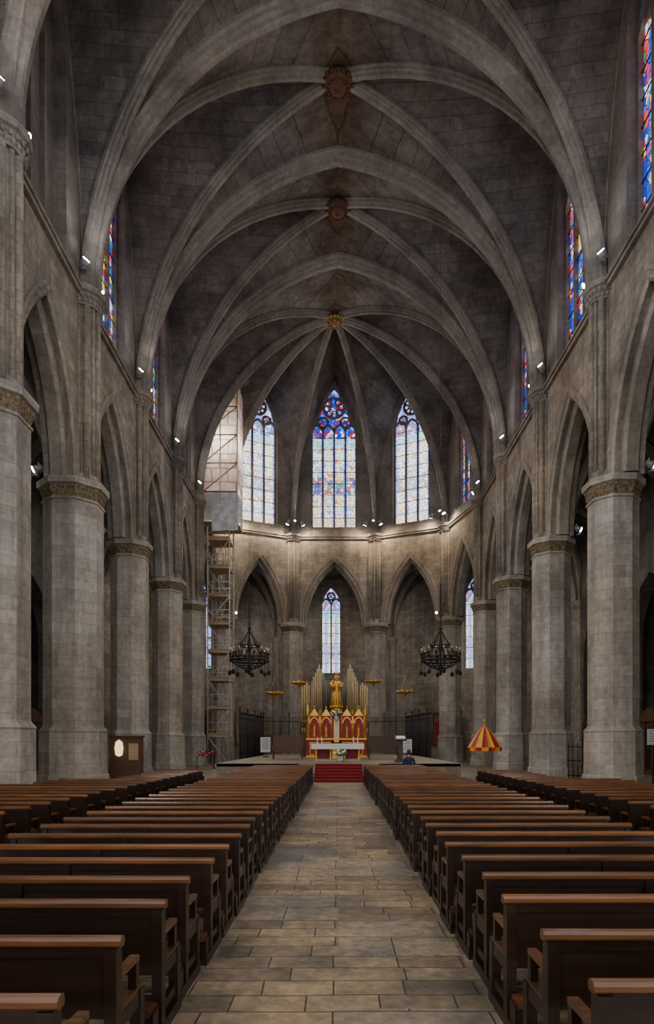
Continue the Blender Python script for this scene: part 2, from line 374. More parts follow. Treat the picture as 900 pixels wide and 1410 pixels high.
# ------------------------------------------------------------------ nave walls
builders={'wall_right':MB(),'wall_left':MB(),'wall_apse':MB()}
for i in range(NW-1):
    A,B_=chain[i],chain[i+1]
    t,n=seg_n(A,B_,0); Ln=(V(B_)-V(A)).length
    side='wall_right' if i<7 else ('wall_left' if i>=NW-8 else 'wall_apse')
    mb=builders[side]; uc=Ln/2; a=Ln/2-.80
    f=ahgt(uc,a,ZCAP,16.5-ZCAP)
    apse=side=='wall_apse'
    if apse:
        sill=19.3
        if i==9: aw,top,spr=1.88,31.0,27.2
        elif i in(8,10): aw,top,spr=1.5,30.3,27.0
        else: aw,top,spr=1.25,29.6,26.8
    else: sill=18.95; aw=1.6; top=28.3; spr=25.6
    P3=lambda u,z,o:V((A[0]+t.x*u+n.x*o,A[1]+t.y*u+n.y*o,z))
    mb.strip(A,t,n,TH,[0,uc-a],lambda u:ZCAP,lambda u:sill,M_wall)
    mb.strip(A,t,n,TH,aus(uc,a,14),f,lambda u:sill,M_wall)
    mb.strip(A,t,n,TH,[uc+a,Ln],lambda u:ZCAP,lambda u:sill,M_wall)
    g=ahgt(uc,aw,spr,top-spr)
    mb.strip(A,t,n,TH,[0,uc-aw],lambda u:sill,lambda u:32,M_vrib)
    mb.strip(A,t,n,TH,aus(uc,aw,12),g,lambda u:32,M_vrib)
    mb.strip(A,t,n,TH,[uc+aw,Ln],lambda u:sill,lambda u:32,M_vrib)
    C=(A[0]+t.x*uc,A[1]+t.y*uc)
    if i==NW-5:      # walled-up window bay with blind mullions
        O2=(A[0]+n.x*.45,A[1]+n.y*.45)
        mb.strip(O2,t,n,.4,[uc-aw-.1,uc+aw+.1],lambda u:sill-.05,lambda u:top+.1,M_vrib)
        for k in range(1,3):
            mb.box(P3(uc-aw+k*2*aw/3,(sill+spr)/2,.38),(.16,.2,spr-sill),M_vrib,math.atan2(t.y,t.x))
    else:
        if apse:
            kind='c' if i==9 else ('s' if i in(8,10) else 'r'); lights=4 if i==9 else 3
        else: kind='r'; lights=3
        window(C,t,n,aw,sill,spr,top,lights,G[kind])
    for e in(-1,1):
        pts,B=arc(P3(uc+e*a,ZCAP,0),P3(uc,16.5,0),16)
        sg=1 if B.dot(V((n.x,n.y,0)))>0 else -1
        mb.sweep(pts,[(sg*(-.08),-.36),(sg*(-.08),-.22),(sg*.02,-.18),(sg*.02,-.38)],B,M_rib)
        mb.sweep(pts,[(sg*.0,-.1),(sg*(-.06),-.02),(sg*.02,.09),(sg*.14,.05),(sg*.14,-.1)],B,M_rib)
        mb.sweep(pts,[(sg*.26,-.05),(sg*.26,.18),(sg*.36,.30),(sg*(TH-.36),.30),(sg*(TH-.26),.18),(sg*(TH-.26),-.05)],B,M_rib)
    c=P3(uc,ZSP-.25,-.06); mb.box(c,(Ln,.2,.14),M_rib,math.atan2(t.y,t.x))
    c=P3(uc,ZSP-.12,-.10); mb.box(c,(Ln,.28,.10),M_rib,math.atan2(t.y,t.x))
for k,b in builders.items(): b.build(k)

# ------------------------------------------------------------------ columns
BIG={NW-1-3:1.12,NW-1-4:1.08}
def column(i):
    x,y=off(i,.35); big=i in BIG
    r=BIG.get(i,.9)
    mb=MB(); k=math.pi/8
    ang=math.atan2(nrm[i].y,nrm[i].x)+k
    prof=[(r+.20,0),(r+.20,.35),(r+.14,.42),(r+.13,1.95),(r+.16,2.0),(r+.12,2.06),(r+.03,2.16),(r,2.22),(r,10.5),(r+.06,10.54),(r+.06,10.6),(r-.01,10.64),(r+.12,11.05),(r+.2,11.08),(r+.22,11.3),(r+.1,ZCAP)]
    mats=[None]*11+[M_gild,None,None,None]
    mb.lathe((0,0,0),prof,M_col,8,ang,False,mats)
    for row in range(2):
        nn=40 if big else 32
        for q in range(nn):
            th=2*math.pi*(q+.5*row)/nn; rr=(r+.03+row*.07)*.965
            la=(th-ang)%(math.pi/4)-math.pi/8; rad=rr*math.cos(math.pi/8)/math.cos(la)
            mb.ball((math.cos(th)*rad,math.sin(th)*rad,10.76+.2*row),.06,M_gild,5,4,(1,1,1.25))
    co_=mb.build('column',(x,y,0))
    mb=MB(); px,py=off(i,-.02)
    ir=.42 if not big else .52
    mb.lathe((0,0,ZCAP-.01),[(ir+.1,0),(ir+.1,.25),(ir,.4),(ir,ZSP-ZCAP-.6)],M_rib,12,0,False)
    base=math.atan2(-nrm[i].y,-nrm[i].x)
    for q in range(-3,4):
        th=base+q*.52; rr=ir
        c=V((math.cos(th)*rr,math.sin(th)*rr,0)); rad=.13 if q%2==0 else .08
        mb.cyl(c+UP*ZCAP,c+UP*(ZSP-.6),rad,rad,M_wall,8)
    mb.lathe((0,0,ZSP-.65),[(ir+.12,0),(ir+.17,.05),(ir+.1,.1),(ir+.2,.42),(ir+.3,.46),(ir+.32,.66),(ir+.2,.72)],M_rib,12,0,False)
    for q in range(22):
        th=2*math.pi*q/22
        for row in range(2):
            rr=ir+.13+.06*row; mb.ball((math.cos(th+row*.14)*rr,math.sin(th+row*.14)*rr,ZSP-.5+.17*row),.07,M_rib,5,4,(1,1,1.3))
    mb.build('respond_shafts',(px-x,py-y,0),co_)
for i in range(NW):
    if chain[i][1]>-6: column(i)

# ------------------------------------------------------------------ vaults
vb=MB(); rb=MB()
def web(a,b,mat):
    nn=4
    for k in range(len(a)-1):
        for j in range(nn):
            s0,s1=j/nn,(j+1)/nn
            p=a[k].lerp(b[k],s0);q=a[k].lerp(b[k],s1);r=a[k+1].lerp(b[k+1],s1);w=a[k+1].lerp(b[k+1],s0)
            vb.quad(p,q,r,w,mat)
def ribprof(w,d):
    h=[(-w,-.06),(-w,d*.2),(-w*.78,d*.32),(-w*.72,d*.55),(-w*.42,d*.66),(-w*.36,d*.92),(-w*.18,d)]
    return h+[(-x,y) for x,y in h[::-1]]
Pn=[V((*off(i,-.1),ZSP)) for i in range(NW)]; Wn=[V((*off(i,.12),ZSP)) for i in range(NW)]
RI=list(range(0,10)); LI=[NW-1-i for i in range(0,10)]
TP=ribprof(.40,.58); DP=ribprof(.24,.42); FP=ribprof(.16,.2)
ztop=31.35
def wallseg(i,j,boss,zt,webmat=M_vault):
    Wm=(Wn[i]+Wn[j])/2; Wm.z=zt
    for k in(i,j):
        F,BF=arc(Wn[k],Wm); D,BD=arc(Pn[k],boss)
        web(F,D,webmat)
        rb.sweep([p for p in F],[(a,b) for a,b in FP],BF,M_vrib)
Tn=[]
for b in range(7):
    Tn.append(V(((chain[RI[b]][0]+chain[LI[b]][0])/2*.3-.05,(ys[b]+yl[b])/2,apz[b])))
bosses=[]
for b in range(6):
    boss=(Tn[b]+Tn[b+1])/2; boss.z=bsz[b]; bosses.append(boss)
    T0,T1=Tn[b],Tn[b+1]
    for side in(RI,LI):
        i,j=side[b],side[b+1]
        wallseg(i,j,boss,max(bsz[b],30.6))
        for k,Tt in((i,T0),(j,T1)):
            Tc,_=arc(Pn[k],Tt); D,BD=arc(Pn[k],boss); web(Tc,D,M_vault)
            rb.sweep(D,DP,BD,M_vrib)
for b in range(7):
    for side in(RI,LI):
        Tc,B=arc(Pn[side[b]],Tn[b],24); rb.sweep(Tc,TP,B,M_vrib)
bossA=V((-.28,44.5,31.35))
for side in(RI,LI):
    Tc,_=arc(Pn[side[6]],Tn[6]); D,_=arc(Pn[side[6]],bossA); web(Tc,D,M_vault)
for i in range(6,NW-6):
    D,BD=arc(Pn[i],bossA,20); rb.sweep(D,DP,BD,M_vrib)
    if i<NW-7: wallseg(i,i+1,bossA,ztop)
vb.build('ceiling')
rb.build('ceiling_ribs')
for k,p in enumerate(bosses[2:]+[bossA]):
    last=k==4
    mb=MB(); mr=M_gold if last else M_bossgild; S=.74
    mb.lathe((0,0,-.62),[(.15*S,-.1),(.45*S,-.06),(.55*S,.0),(.72*S,.05),(.85*S,.2),(.85*S,.3),(.6*S,.6)],M_bossgild if not last else M_gild,16)
    for q in range(16):
        th=2*math.pi*q/16; mb.ball((math.cos(th)*.88*S,math.sin(th)*.88*S,-.46),.13*S,mr,6,4)
        mb.ball((math.cos(th)*.6*S,math.sin(th)*.6*S,-.66),.09*S,M_redp if q%2 else mr,6,4)
    mb.ball((0,0,-.72),.16*S,mr); mb.build('vault_boss',p)

# ------------------------------------------------------------------ aisles / ambulatory
out=[(16.8,y) for y in ys]+[(16.8,44.6),(14.4,54.2),(5.1,60)]+[(-5.9,60),(-14.4,54.2),(-16.8,44.6)]+[(-16.8,y) for y in yl[::-1]]
vb=MB(); rb=MB()
ws_r=MB();ws_l=MB();ws_a=MB()
ZS2=11.4; ZA=17.0
IN=[V((*off(i,TH-.1),ZS2)) for i in range(NW)]
def onorm(i):
    v=V((0,0))
    if i>0: v+=seg_n(out[i-1],out[i],0)[1]
    if i<NW-1: v+=seg_n(out[i],out[i+1],0)[1]
    return v.normalized()
OU=[V((out[i][0]+onorm(i).x*.1,out[i][1]+onorm(i).y*.1,ZS2)) for i in range(NW)]
P2=ribprof(.2,.3)
for i in range(NW-1):
    cs=[IN[i],IN[i+1],OU[i+1],OU[i]]
    boss=sum(cs,V((0,0,0)))/4; boss.z=ZA
    for k in range(4):
        a,b=cs[k],cs[(k+1)%4]; m=(a+b)/2; m.z=ZA-.1
        for e in(a,b):
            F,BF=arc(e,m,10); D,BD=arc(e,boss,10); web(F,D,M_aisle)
        D,BD=arc(a,boss,10); rb.sweep(D,P2,BD,M_rib)
        if k in(1,3):
            for e in(a,b):
                F,BF=arc(e,m,10); rb.sweep(F,ribprof(.25,.35),BF,M_rib)
    A,B_=out[i],out[i+1]; t,n=seg_n(A,B_,0); Ln=(V(B_)-V(A)).length
    w=ws_r if i<7 else(ws_l if i>=NW-8 else ws_a)
    uc=Ln/2; rz=math.atan2(t.y,t.x)
    if i<7 or i>=NW-8:
        a=2.5; f=ahgt(uc,a,7.2,3.6)
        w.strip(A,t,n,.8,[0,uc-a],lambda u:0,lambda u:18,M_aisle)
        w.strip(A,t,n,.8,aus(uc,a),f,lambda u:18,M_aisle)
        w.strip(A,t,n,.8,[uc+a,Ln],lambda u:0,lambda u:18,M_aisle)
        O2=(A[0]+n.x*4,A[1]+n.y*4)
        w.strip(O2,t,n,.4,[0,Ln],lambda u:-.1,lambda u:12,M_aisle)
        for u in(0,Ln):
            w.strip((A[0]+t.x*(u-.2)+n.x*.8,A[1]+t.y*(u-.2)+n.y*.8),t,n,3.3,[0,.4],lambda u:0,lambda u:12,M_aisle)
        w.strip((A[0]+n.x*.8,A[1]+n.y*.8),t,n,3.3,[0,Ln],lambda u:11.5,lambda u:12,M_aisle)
    else:
        uc= Ln/2+.3 if i==9 else (Ln*.28 if i==8 else (Ln*.67 if i==NW-10 else Ln*.5))
        a=.95; f=ahgt(uc,a,14.4,1.9)
        w.strip(A,t,n,.8,[0,uc-a],lambda u:0,lambda u:18,M_wall)
        w.strip(A,t,n,.8,aus(uc,a),f,lambda u:18,M_wall)
        w.strip(A,t,n,.8,aus(uc,a),lambda u:0,lambda u:8.1,M_wall)
        w.strip(A,t,n,.8,[uc+a,Ln],lambda u:0,lambda u:18,M_wall)
        window((A[0]+t.x*uc,A[1]+t.y*uc),t,n,a,8.1,14.4,16.3,2,G['a'],.4)
    c=V((A[0],A[1],0)); w.lathe(c,[(.5,0),(.5,1.5),(.38,1.6),(.38,10.8),(.55,11.1),(.55,11.4)],M_rib,10,0,False)
vb.build('ceiling_aisle'); rb.build('ceiling_aisle_ribs'); ws_r.build('wall_aisle_right'); ws_l.build('wall_aisle_left'); ws_a.build('wall_ambulatory')

mb=MB(); mb.box((0,28,-.1),(46,74,.2),M_floor); mb.build('floor')
mb=MB()
mb.box((0,38.6,.35),(10.4,22.8,.7),M_floor); mb.box((0,27.24,.62),(10.5,.08,.12),M_col); mb.build('floor_presbytery')
mb=MB()
ns=6
for k in range(ns):
    z=.7*(k+1)/ns*.98; y=25.4+k*.3
    mb.box((0,(y+27.2)/2+.0,z/2),(1.95,27.2-y,z),M_red)
    mb.box((0,y+.0,z-.01),(1.97,.03,.02),M_redp)
for sx in(-1,1):
    for k in range(ns):
        z=.7*(k+1)/ns*.97; y=25.42+k*.3
        mb.box((sx*1.35,(y+27.2)/2,z/2),(.72,27.2-y,z),M_wall)
mb.build('altar_steps')

# ------------------------------------------------------------------ pews
def pew_mesh(Ln,sgn):
    mb=MB(); x0,x1=(0,Ln*sgn) if sgn>0 else (Ln*sgn,0)
    xc=(x0+x1)/2
    pr=[(-.028,.695),(-.038,.705),(-.038,.725),(-.028,.738),(-.005,.745),(.016,.738),(.022,.72),(.022,.705),(.014,.695)]
    rl=[mb.add((x0-.015,y,z)) for y,z in pr]; rr=[mb.add((x1+.015,y,z)) for y,z in pr]
    for k in range(len(pr)): mb.face([rl[k],rl[(k+1)%len(pr)],rr[(k+1)%len(pr)],rr[k]],M_woodtop)
    mb.face(rl,M_woodtop); mb.face(rr[::-1],M_woodtop)
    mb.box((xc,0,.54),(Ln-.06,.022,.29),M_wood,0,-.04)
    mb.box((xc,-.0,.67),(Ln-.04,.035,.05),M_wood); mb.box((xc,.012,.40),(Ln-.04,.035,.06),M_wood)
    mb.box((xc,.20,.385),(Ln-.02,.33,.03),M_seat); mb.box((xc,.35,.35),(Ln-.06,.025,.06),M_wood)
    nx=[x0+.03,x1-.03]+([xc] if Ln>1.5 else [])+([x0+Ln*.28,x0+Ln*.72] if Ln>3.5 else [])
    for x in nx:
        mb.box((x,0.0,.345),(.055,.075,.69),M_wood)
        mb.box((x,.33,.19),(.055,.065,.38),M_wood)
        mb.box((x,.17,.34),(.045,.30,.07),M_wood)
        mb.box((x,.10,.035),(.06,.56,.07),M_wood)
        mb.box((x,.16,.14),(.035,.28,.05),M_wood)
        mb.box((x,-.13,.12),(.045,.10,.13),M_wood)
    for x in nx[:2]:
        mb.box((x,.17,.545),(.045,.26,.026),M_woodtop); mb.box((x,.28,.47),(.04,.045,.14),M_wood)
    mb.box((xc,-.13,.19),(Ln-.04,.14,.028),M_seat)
    return mb
pm={}
for nm,Ln,s in(('mr',2.15,1),('ml',2.15,-1),('sr',4.4,1),('sl',4.4,-1),('tr',2.4,1),('tl',2.4,-1),('ur',1.25,1),('ul',1.25,-1)):
    pm[nm]=pew_mesh(Ln,s)
meshes={}
def pew(kind,x,y):
    if kind not in meshes:
        o=pm[kind].build('church_pew'); meshes[kind]=o.data
    else:
        o=bpy.data.objects.new('church_pew',meshes[kind]); scene.collection.objects.link(o)
    o.location=(x,y,0); o.rotation_euler=(0,0,random.uniform(-.008,.008))
y=2.2
while y<24.6:
    j=lambda:random.uniform(-.025,.025)
    pew('ml',-.95+j(),y+j()); pew('mr',.95+j(),y+.12+j())
    if y>3 and y<20:
        q='s' if y<13.2 else('t' if y<15.6 else 'u')
        pew(q+'l',-4.15+j(),y+j()); pew(q+'r',4.25+j(),y+.1+j())
    y+=.64

# ------------------------------------------------------------------ altar ensemble
PZ=.7
mb=MB()
mb.box((0,0,.80),(2.45,.95,.07),M_cloth); mb.box((0,-.48,.70),(2.47,.015,.24),M_cloth)
mb.box((0,0,.06),(2.1,.8,.12),M_col)
for x in(-1.0,-.33,.33,1.0):
    for yy in(-.3,.3):
        mb.lathe((x,yy,.1),[(.09,0),(.09,.05),(.055,.1),(.055,.55),(.09,.6),(.09,.68)],M_gold,8)
mb.box((0,.0,.42),(.5,.3,.6),M_gold); mb.box((0,.30,.4),(2.0,.06,.62),M_redp)
for x in(-.95,-.75,.75,.95):
    mb.lathe((x,0,.83),[(.05,0),(.02,.03),(.02,.12),(.04,.14),(.02,.15),(.02,.32)],M_white,6)
mb.build('altar_table',(-.05,30.2,PZ))
def flowers(name,loc,r=.3):
    mb=MB(); mb.lathe((0,0,0),[(r*.3,0),(r*.45,.1),(r*.35,.22),(r*.5,.26)],M_white,10)
    for k in range(26):
        d=V((random.gauss(0,1),random.gauss(0,1),random.uniform(0,1.3))).normalized()*r*random.uniform(.6,1)
        c=V((0,0,.32))+d; mb.cyl((0,0,.22),c,.01,.008,M_green,4)
        if k%2: mb.ball(c,r*.2,M_flower,6,4)
        else: mb.ball(c,r*.24,M_green,5,3,(1,1,.5))
    mb.build(name,loc)
flowers('flower_arrangement',(0.08,29.3,PZ),.34)

# retable
mb=MB()
mb.box((0,0,.5),(3.3,.7,1.0),M_redp); mb.box((0,-.02,1.03),(3.4,.8,.08),M_gold); mb.box((0,-.02,.06),(3.4,.8,.12),M_gold)
for sx in(-1,1):
    for q in range(2):
        x=sx*(.58+q*.66); mb.box((x,0,1.7),(.64,.4,1.3),M_redp)
        for e in(-1,1):
            pts,B=arc((x+e*.24,-.22,1.9),(x,-.22,2.25),6); mb.sweep(pts,[(-.03,-.03),(-.03,.03),(.03,.03),(.03,-.03)],B,M_gold)
            mb.cyl((x+e*.30,-.23,1.1),(x+e*.30,-.23,2.3),.035,.035,M_gold,6)
            mb.cyl((x+e*.30,-.2,2.3),(x+e*.30,-.2,2.72),.045,.008,M_gold,6)
        i0=[mb.add((x-.27,-.22,2.33)),mb.add((x+.27,-.22,2.33)),mb.add((x,-.22,2.75)),mb.add((x-.27,.1,2.33)),mb.add((x+.27,.1,2.33)),mb.add((x,.1,2.75))]
        for f in((0,1,2),(5,4,3),(0,2,5,3),(1,4,5,2),(0,3,4,1)): mb.face([i0[k] for k in f],M_gold)
        mb.ball((x,-.2,2.82),.06,M_gold)
        mb.lathe((x,-.25,1.12),[(.10,0),(.11,.1),(.07,.35),(.09,.5),(.04,.58),(.03,.6)],M_gold,8)
        mb.ball((x,-.25,1.78),.06,M_gold)
        mb.box((x,-.36,.5),(.5,.03,.7),M_gold); mb.box((x,-.38,.5),(.42,.03,.62),M_redp)
mb.box((0,-.05,1.5),(.5,.6,1.9),M_redp)
mb.box((0,-.36,1.5),(.3,.04,1.3),M_gold); mb.box((0,-.385,1.5),(.2,.03,1.1),M_white)
mb.lathe((0,-.05,2.45),[(.40,0),(.40,.08),(.28,.14),(.26,.3),(.38,.36),(.38,.44)],M_gold,12)
for sx in(-1,1):
    mb.lathe((sx*1.62,-.1,0),[(.1,0),(.1,.2),(.06,.3),(.06,2.3),(.1,2.35),(.09,2.4),(.01,3.0)],M_gold,8)
mb.build('altar_retable',(-.12,36,PZ+.05))
flowers('flower_arrangement',(-.12,35.2,PZ+1.0+1.1),.28)
mb=MB()
mb.lathe((0,0,0),[(.32,0),(.34,.05),(.30,.15),(.27,.5),(.22,.85),(.25,1.05),(.27,1.2),(.20,1.36),(.08,1.43),(.075,1.48)],M_gold,14)
mb.ball((0,-.01,1.60),.125,M_gold,10,7,(1,1,1.2))
mb.lathe((0,.03,1.42),[(.17,0),(.15,.12),(.12,.26),(.05,.32)],M_gold,10)
mb.lathe((0,0,1.70),[(.11,0),(.12,.06),(.15,.13),(.13,.14)],M_gold,10)
for k in range(8): th=k*math.pi/4; mb.cyl((math.cos(th)*.14,math.sin(th)*.14,1.82),(math.cos(th)*.17,math.sin(th)*.17,1.93),.03,.004,M_gold,5)
for sx in(-1,1):
    mb.cyl((sx*.24,0,1.28),(sx*.30,-.10,1.02),.085,.07,M_gold,8); mb.cyl((sx*.30,-.10,1.02),(sx*.16,-.28,1.08),.07,.045,M_gold,8)
    mb.ball((sx*.15,-.3,1.09),.05,M_gold)
mb.lathe((-.18,-.24,.98),[(.1,0),(.11,.1),(.09,.22),(.04,.27)],M_gold,8); mb.ball((-.18,-.24,1.32),.075,M_gold)
for k in range(7):
    th=-math.pi/2+(k-3)*.4; mb.cyl((math.cos(th)*.31,math.sin(th)*.31,.02),(math.cos(th)*.2,math.sin(th)*.2,.9),.045,.02,M_gold,5)
vs=mb.build('virgin_statue',(-.12,35.95,PZ+2.95)); vs.scale=(1.05,1.05,1.0)

# organ
mb=MB()
mb.box((0,.6,1.1),(4.3,1.2,2.2),M_woodold); mb.box((0,-.05,2.2),(4.4,.2,.12),M_gild)
def pipe(x,h,r,mat,y=0,z=1.4):
    mb.cyl((x,y,z),(x,y,z+.35),.02,r,mat,8); mb.cyl((x,y,z+.35),(x,y,h),r,r,mat,8); mb.box((x,y-r,z+.5),(r*.9,.02,.1),M_dark)
for sx in(-1,1):
    for k in range(4): pipe(sx*(2.02-k*.14),4.35+[0,.1,.25,.1][k],.06,M_goldpipe)
    for k in range(9):
        x=sx*(1.42-k*.115); h=4.7+ (k if k<4 else 4-(k-4)*1.0)*.26; pipe(x,h,.045,M_goldpipe if k<6 else M_tin,-.1)
    mb.box((sx*1.50,-.1,3.3),(.05,.1,3.0),M_gild)
for k in range(11):
    x=-.5+k*.1; pipe(x,4.5+abs(k-5)*.05,.04,M_tin,.15)
for k in range(14): pipe(-1.3+k*.2,4.9-abs(k-6.5)*.05,.07,M_tin,.5,2.2)
mb.build('pipe_organ',(-.25,40,PZ+.01))

# iron grille
mb=MB()
pl=[(-6.4,41.5),(-5.7,48.6),(-2.1,50.2),(1.6,50.2),(5.1,48.6),(6.0,41.5)]
for a,b in zip(pl,pl[1:]):
    a=V(a);b=V(b);Ln=(b-a).length;nb=int(Ln/.17); z0=0
    for k in range(nb+1):
        p=a.lerp(b,k/nb); big=k%12==0; h=3.75 if big else 3.45; r=.045 if big else .018
        mb.cyl((p.x,p.y,z0),(p.x,p.y,h),r,r,M_iron,5); mb.cyl((p.x,p.y,h),(p.x,p.y,h+.18),r*1.6,.004,M_iron,5)
    for z in(.9,2.1,3.2):
        mb.cyl((a.x,a.y,z),(b.x,b.y,z),.03,.03,M_iron,5)
mb.build('iron_grille')

# chandeliers
def chandelier(loc,ztop_):
    mb=MB()
    mb.torus((0,0,0),.98,.05,M_iron,32,6); mb.torus((0,0,.14),.98,.035,M_iron,32,6); mb.torus((0,0,.75),.5,.035,M_iron,24,6); mb.torus((0,0,-.3),.55,.03,M_iron,24,5)
    mb.lathe((0,0,-.75),[(.01,0),(.08,.1),(.05,.25),(.12,.4),(.06,.6),(.05,1.2),(.14,1.4),(.05,1.6),(.04,2.3),(.12,2.4),(.03,2.5)],M_iron,10)
    for k in range(16):
        th=2*math.pi*k/16; c,s=math.cos(th),math.sin(th)
        mb.cyl((c*.98,s*.98,0),(c*.98,s*.98,.32),.03,.03,M_iron,5); mb.lathe((c*.98,s*.98,.3),[(.03,0),(.08,.04),(.08,.06)],M_iron,8)
        mb.cyl((c*.98,s*.98,.36),(c*.98,s*.98,.56),.025,.022,M_gild,6); mb.ball((c*.98,s*.98,.60),.028,M_bulb,6,4,(1,1,1.6))
        mb.cyl((c*.98,s*.98,0),(c*1.02,s*1.02,-.3),.02,.005,M_iron,4)
        mb.cyl((c*.98,s*.98,0),(c*.55,s*.55,-.3),.018,.018,M_iron,4)
        if k%2==0:
            mb.cyl((c*.98,s*.98,.1),(c*.5,s*.5,.75),.022,.022,M_iron,5); mb.cyl((c*.5,s*.5,.75),(0,0,1.6),.018,.018,M_iron,5)
            mb.cyl((c*.5,s*.5,.75),(c*.56,s*.56,1.0),.03,.005,M_iron,5)
            mb.cyl((c*.05,s*.05,-.5),(c*.55,s*.55,-.3),.018,.018,M_iron,5)
            mb.cyl((c*1.0,s*1.0,-.1),(c*1.0,s*1.0,-.5),.012,.012,M_iron,4); mb.lathe((c*1.0,s*1.0,-.75),[(.02,0),(.09,.08),(.1,.2),(.03,.27)],M_iron,8)
        mb.torus((c*.75,s*.75,.35),.1,.015,M_iron,10,4,V((c,s,0)),UP)
    z=1.7; L_=ztop_-loc[2]
    mb.cyl((0,0,1.6),(0,0,L_),.006,.006,M_iron,5)
    while z<4: mb.torus((0,0,z),.045,.014,M_iron,8,4,V((1,0,0)),UP); z+=.11
    mb.build('chandelier',loc)
chandelier((-4.55,32.6,5.75),28.0); chandelier((5.2,32.6,5.75),28.0)
def sanct(x,y,z):
    mb=MB(); mb.lathe((0,0,0),[(.02,-.3),(.08,-.22),(.1,-.12),(.5,-.02),(.62,.05),(.6,.1),(.3,.06),(.2,.04)],M_gold,18)
    for k in range(12):
        th=2*math.pi*k/12; mb.ball((math.cos(th)*.62,math.sin(th)*.62,.12),.055,M_gold,5,4)
        if k%4==0: mb.cyl((math.cos(th)*.6,math.sin(th)*.6,.1),(0,0,1.1),.012,.012,M_gold,4)
    mb.cyl((0,0,.05),(0,0,.25),.07,.06,M_redp,8)
    mb.ball((0,0,1.15),.07,M_gold); mb.cyl((0,0,1.1),(0,0,22-z+0),.008,.008,M_iron,4)
    mb.build('sanctuary_lamp',(x,y,z))
sanct(-4.65,46.5,5.1); sanct(-2.85,47,5.9); sanct(2.55,47,6.0); sanct(4.8,46.5,5.2)

# striped umbrella
mb=MB(); rings=[]
prof=[(0.02,2.42),(.30,2.12),(.55,1.75),(.80,1.36)]
for j,(r,z) in enumerate(prof):
    rings.append([mb.add((math.cos(2*math.pi*k/32)*r*(1 if k%2==0 else .93),math.sin(2*math.pi*k/32)*r*(1 if k%2==0 else .93),z)) for k in range(32)])
rings.append([mb.add((math.cos(2*math.pi*k/32)*.80*(1 if k%2==0 else .93),math.sin(2*math.pi*k/32)*.80*(1 if k%2==0 else .93),1.17+(.05 if k%2==0 else 0))) for k in range(32)])
for j in range(4):
    for k in range(32):
        mt=M_redsilk if ((k//2)+(j==3))%2 else M_yel
        mb.face([rings[j][k],rings[j][(k+1)%32],rings[j+1][(k+1)%32],rings[j+1][k]],mt)
mb.cyl((0,0,.05),(0,0,2.55),.025,.025,M_gold,8); mb.ball((0,0,2.6),.07,M_gold); mb.lathe((0,0,0),[(.25,0),(.25,.05),(.05,.12)],M_gold,12)
mb.cyl((0,0,2.6),(0,0,2.8),.02,.02,M_gold,5); mb.cyl((-.06,0,2.73),(.06,0,2.73),.015,.015,M_gold,5)
mb.build('striped_umbrella',(6.85,30,0))

# scaffold
mb=MB(); x0,x1,y0,y1=-9.3,-7.75,45.4,47.2
for x in(x0,x1):
    for yy in(y0,y1): mb.cyl((x,yy,0),(x,yy,17.2),.05,.05,M_steel,6); mb.lathe((x,yy,0),[(.12,0),(.12,.03)],M_steel,8)
z=2.0
lv=0
while z<17.4:
    for yy in(y0,y1):
        mb.cyl((x0,yy,z),(x1,yy,z),.04,.04,M_steel,6); mb.cyl((x0,yy,z+1),(x1,yy,z+1),.035,.035,M_steel,6); mb.cyl((x0,yy,z+.5),(x1,yy,z+.5),.03,.03,M_steel,6)
    for x in(x0,x1):
        mb.cyl((x,y0,z),(x,y1,z),.04,.04,M_steel,6); mb.cyl((x,y0,z+1),(x,y1,z+1),.035,.035,M_steel,6)
    mb.box(((x0+x1)/2,(y0+y1)/2,z+.04),(x1-x0,y1-y0,.06),M_plank)
    mb.box(((x0+x1)/2,y0,z+.14),(x1-x0,.04,.18),M_plank)
    a,b=(x0,x1) if lv%2 else(x1,x0)
    mb.cyl((a,y0,z-2),(b,y0,z),.035,.035,M_steel,6)
    lx=a*.6+b*.4
    for e in(-.18,.18): mb.cyl((lx+e,y0+.5,z-2),(lx+.5*(1 if b>a else -1)*.6+e,y0+1.3,z),.025,.025,M_steel,5)
    z+=2.0; lv+=1
X0,X1,Y0,Y1=-9.55,-7.15,45.2,47.7
mb.box(((X0+X1)/2,(Y0+Y1)/2,17.2),(X1-X0,Y1-Y0,.12),M_plank)
def sheetface(pa,pb,za,zb,mat,nu=6,nv=10):
    g=[]
    dirn=V((pb[0]-pa[0],pb[1]-pa[1],0)).normalized(); nn=dirn.cross(UP)
    for j in range(nv+1):
        row=[]
        for i in range(nu+1):
            p=V((pa[0]+(pb[0]-pa[0])*i/nu,pa[1]+(pb[1]-pa[1])*i/nu,za+(zb-za)*j/nv))
            p+=nn*(random.uniform(-.08,.08) if 0<i<nu else 0); row.append(mb.add(p))
        g.append(row)
    for j in range(nv):
        for i in range(nu): mb.face([g[j][i],g[j][i+1],g[j+1][i+1],g[j+1][i]],mat)
for za,zb,mt in((17.3,19.3,M_tarp),(19.3,27.2,M_sheet)):
    sheetface((X0,Y0),(X1,Y0),za,zb,mt); sheetface((X1,Y0),(X1,Y1),za,zb,mt); sheetface((X0,Y1),(X1,Y1),za,zb,mt); sheetface((X0,Y0),(X0,Y1),za,zb,mt)
sheetface((X1-1.8,Y0-.15),(X1+.1,Y0-.3),16.5,18.4,M_tarp,5,3)
for zz in(19.3,21.3,23.3,25.3):
    mb.cyl((X0,Y0-.1,zz),(X1,Y0-.1,zz),.05,.05,M_plank,6)
    mb.cyl((X0,Y0-.1,zz),(X1,Y0-.1,zz+2),.04,.04,M_plank,6)
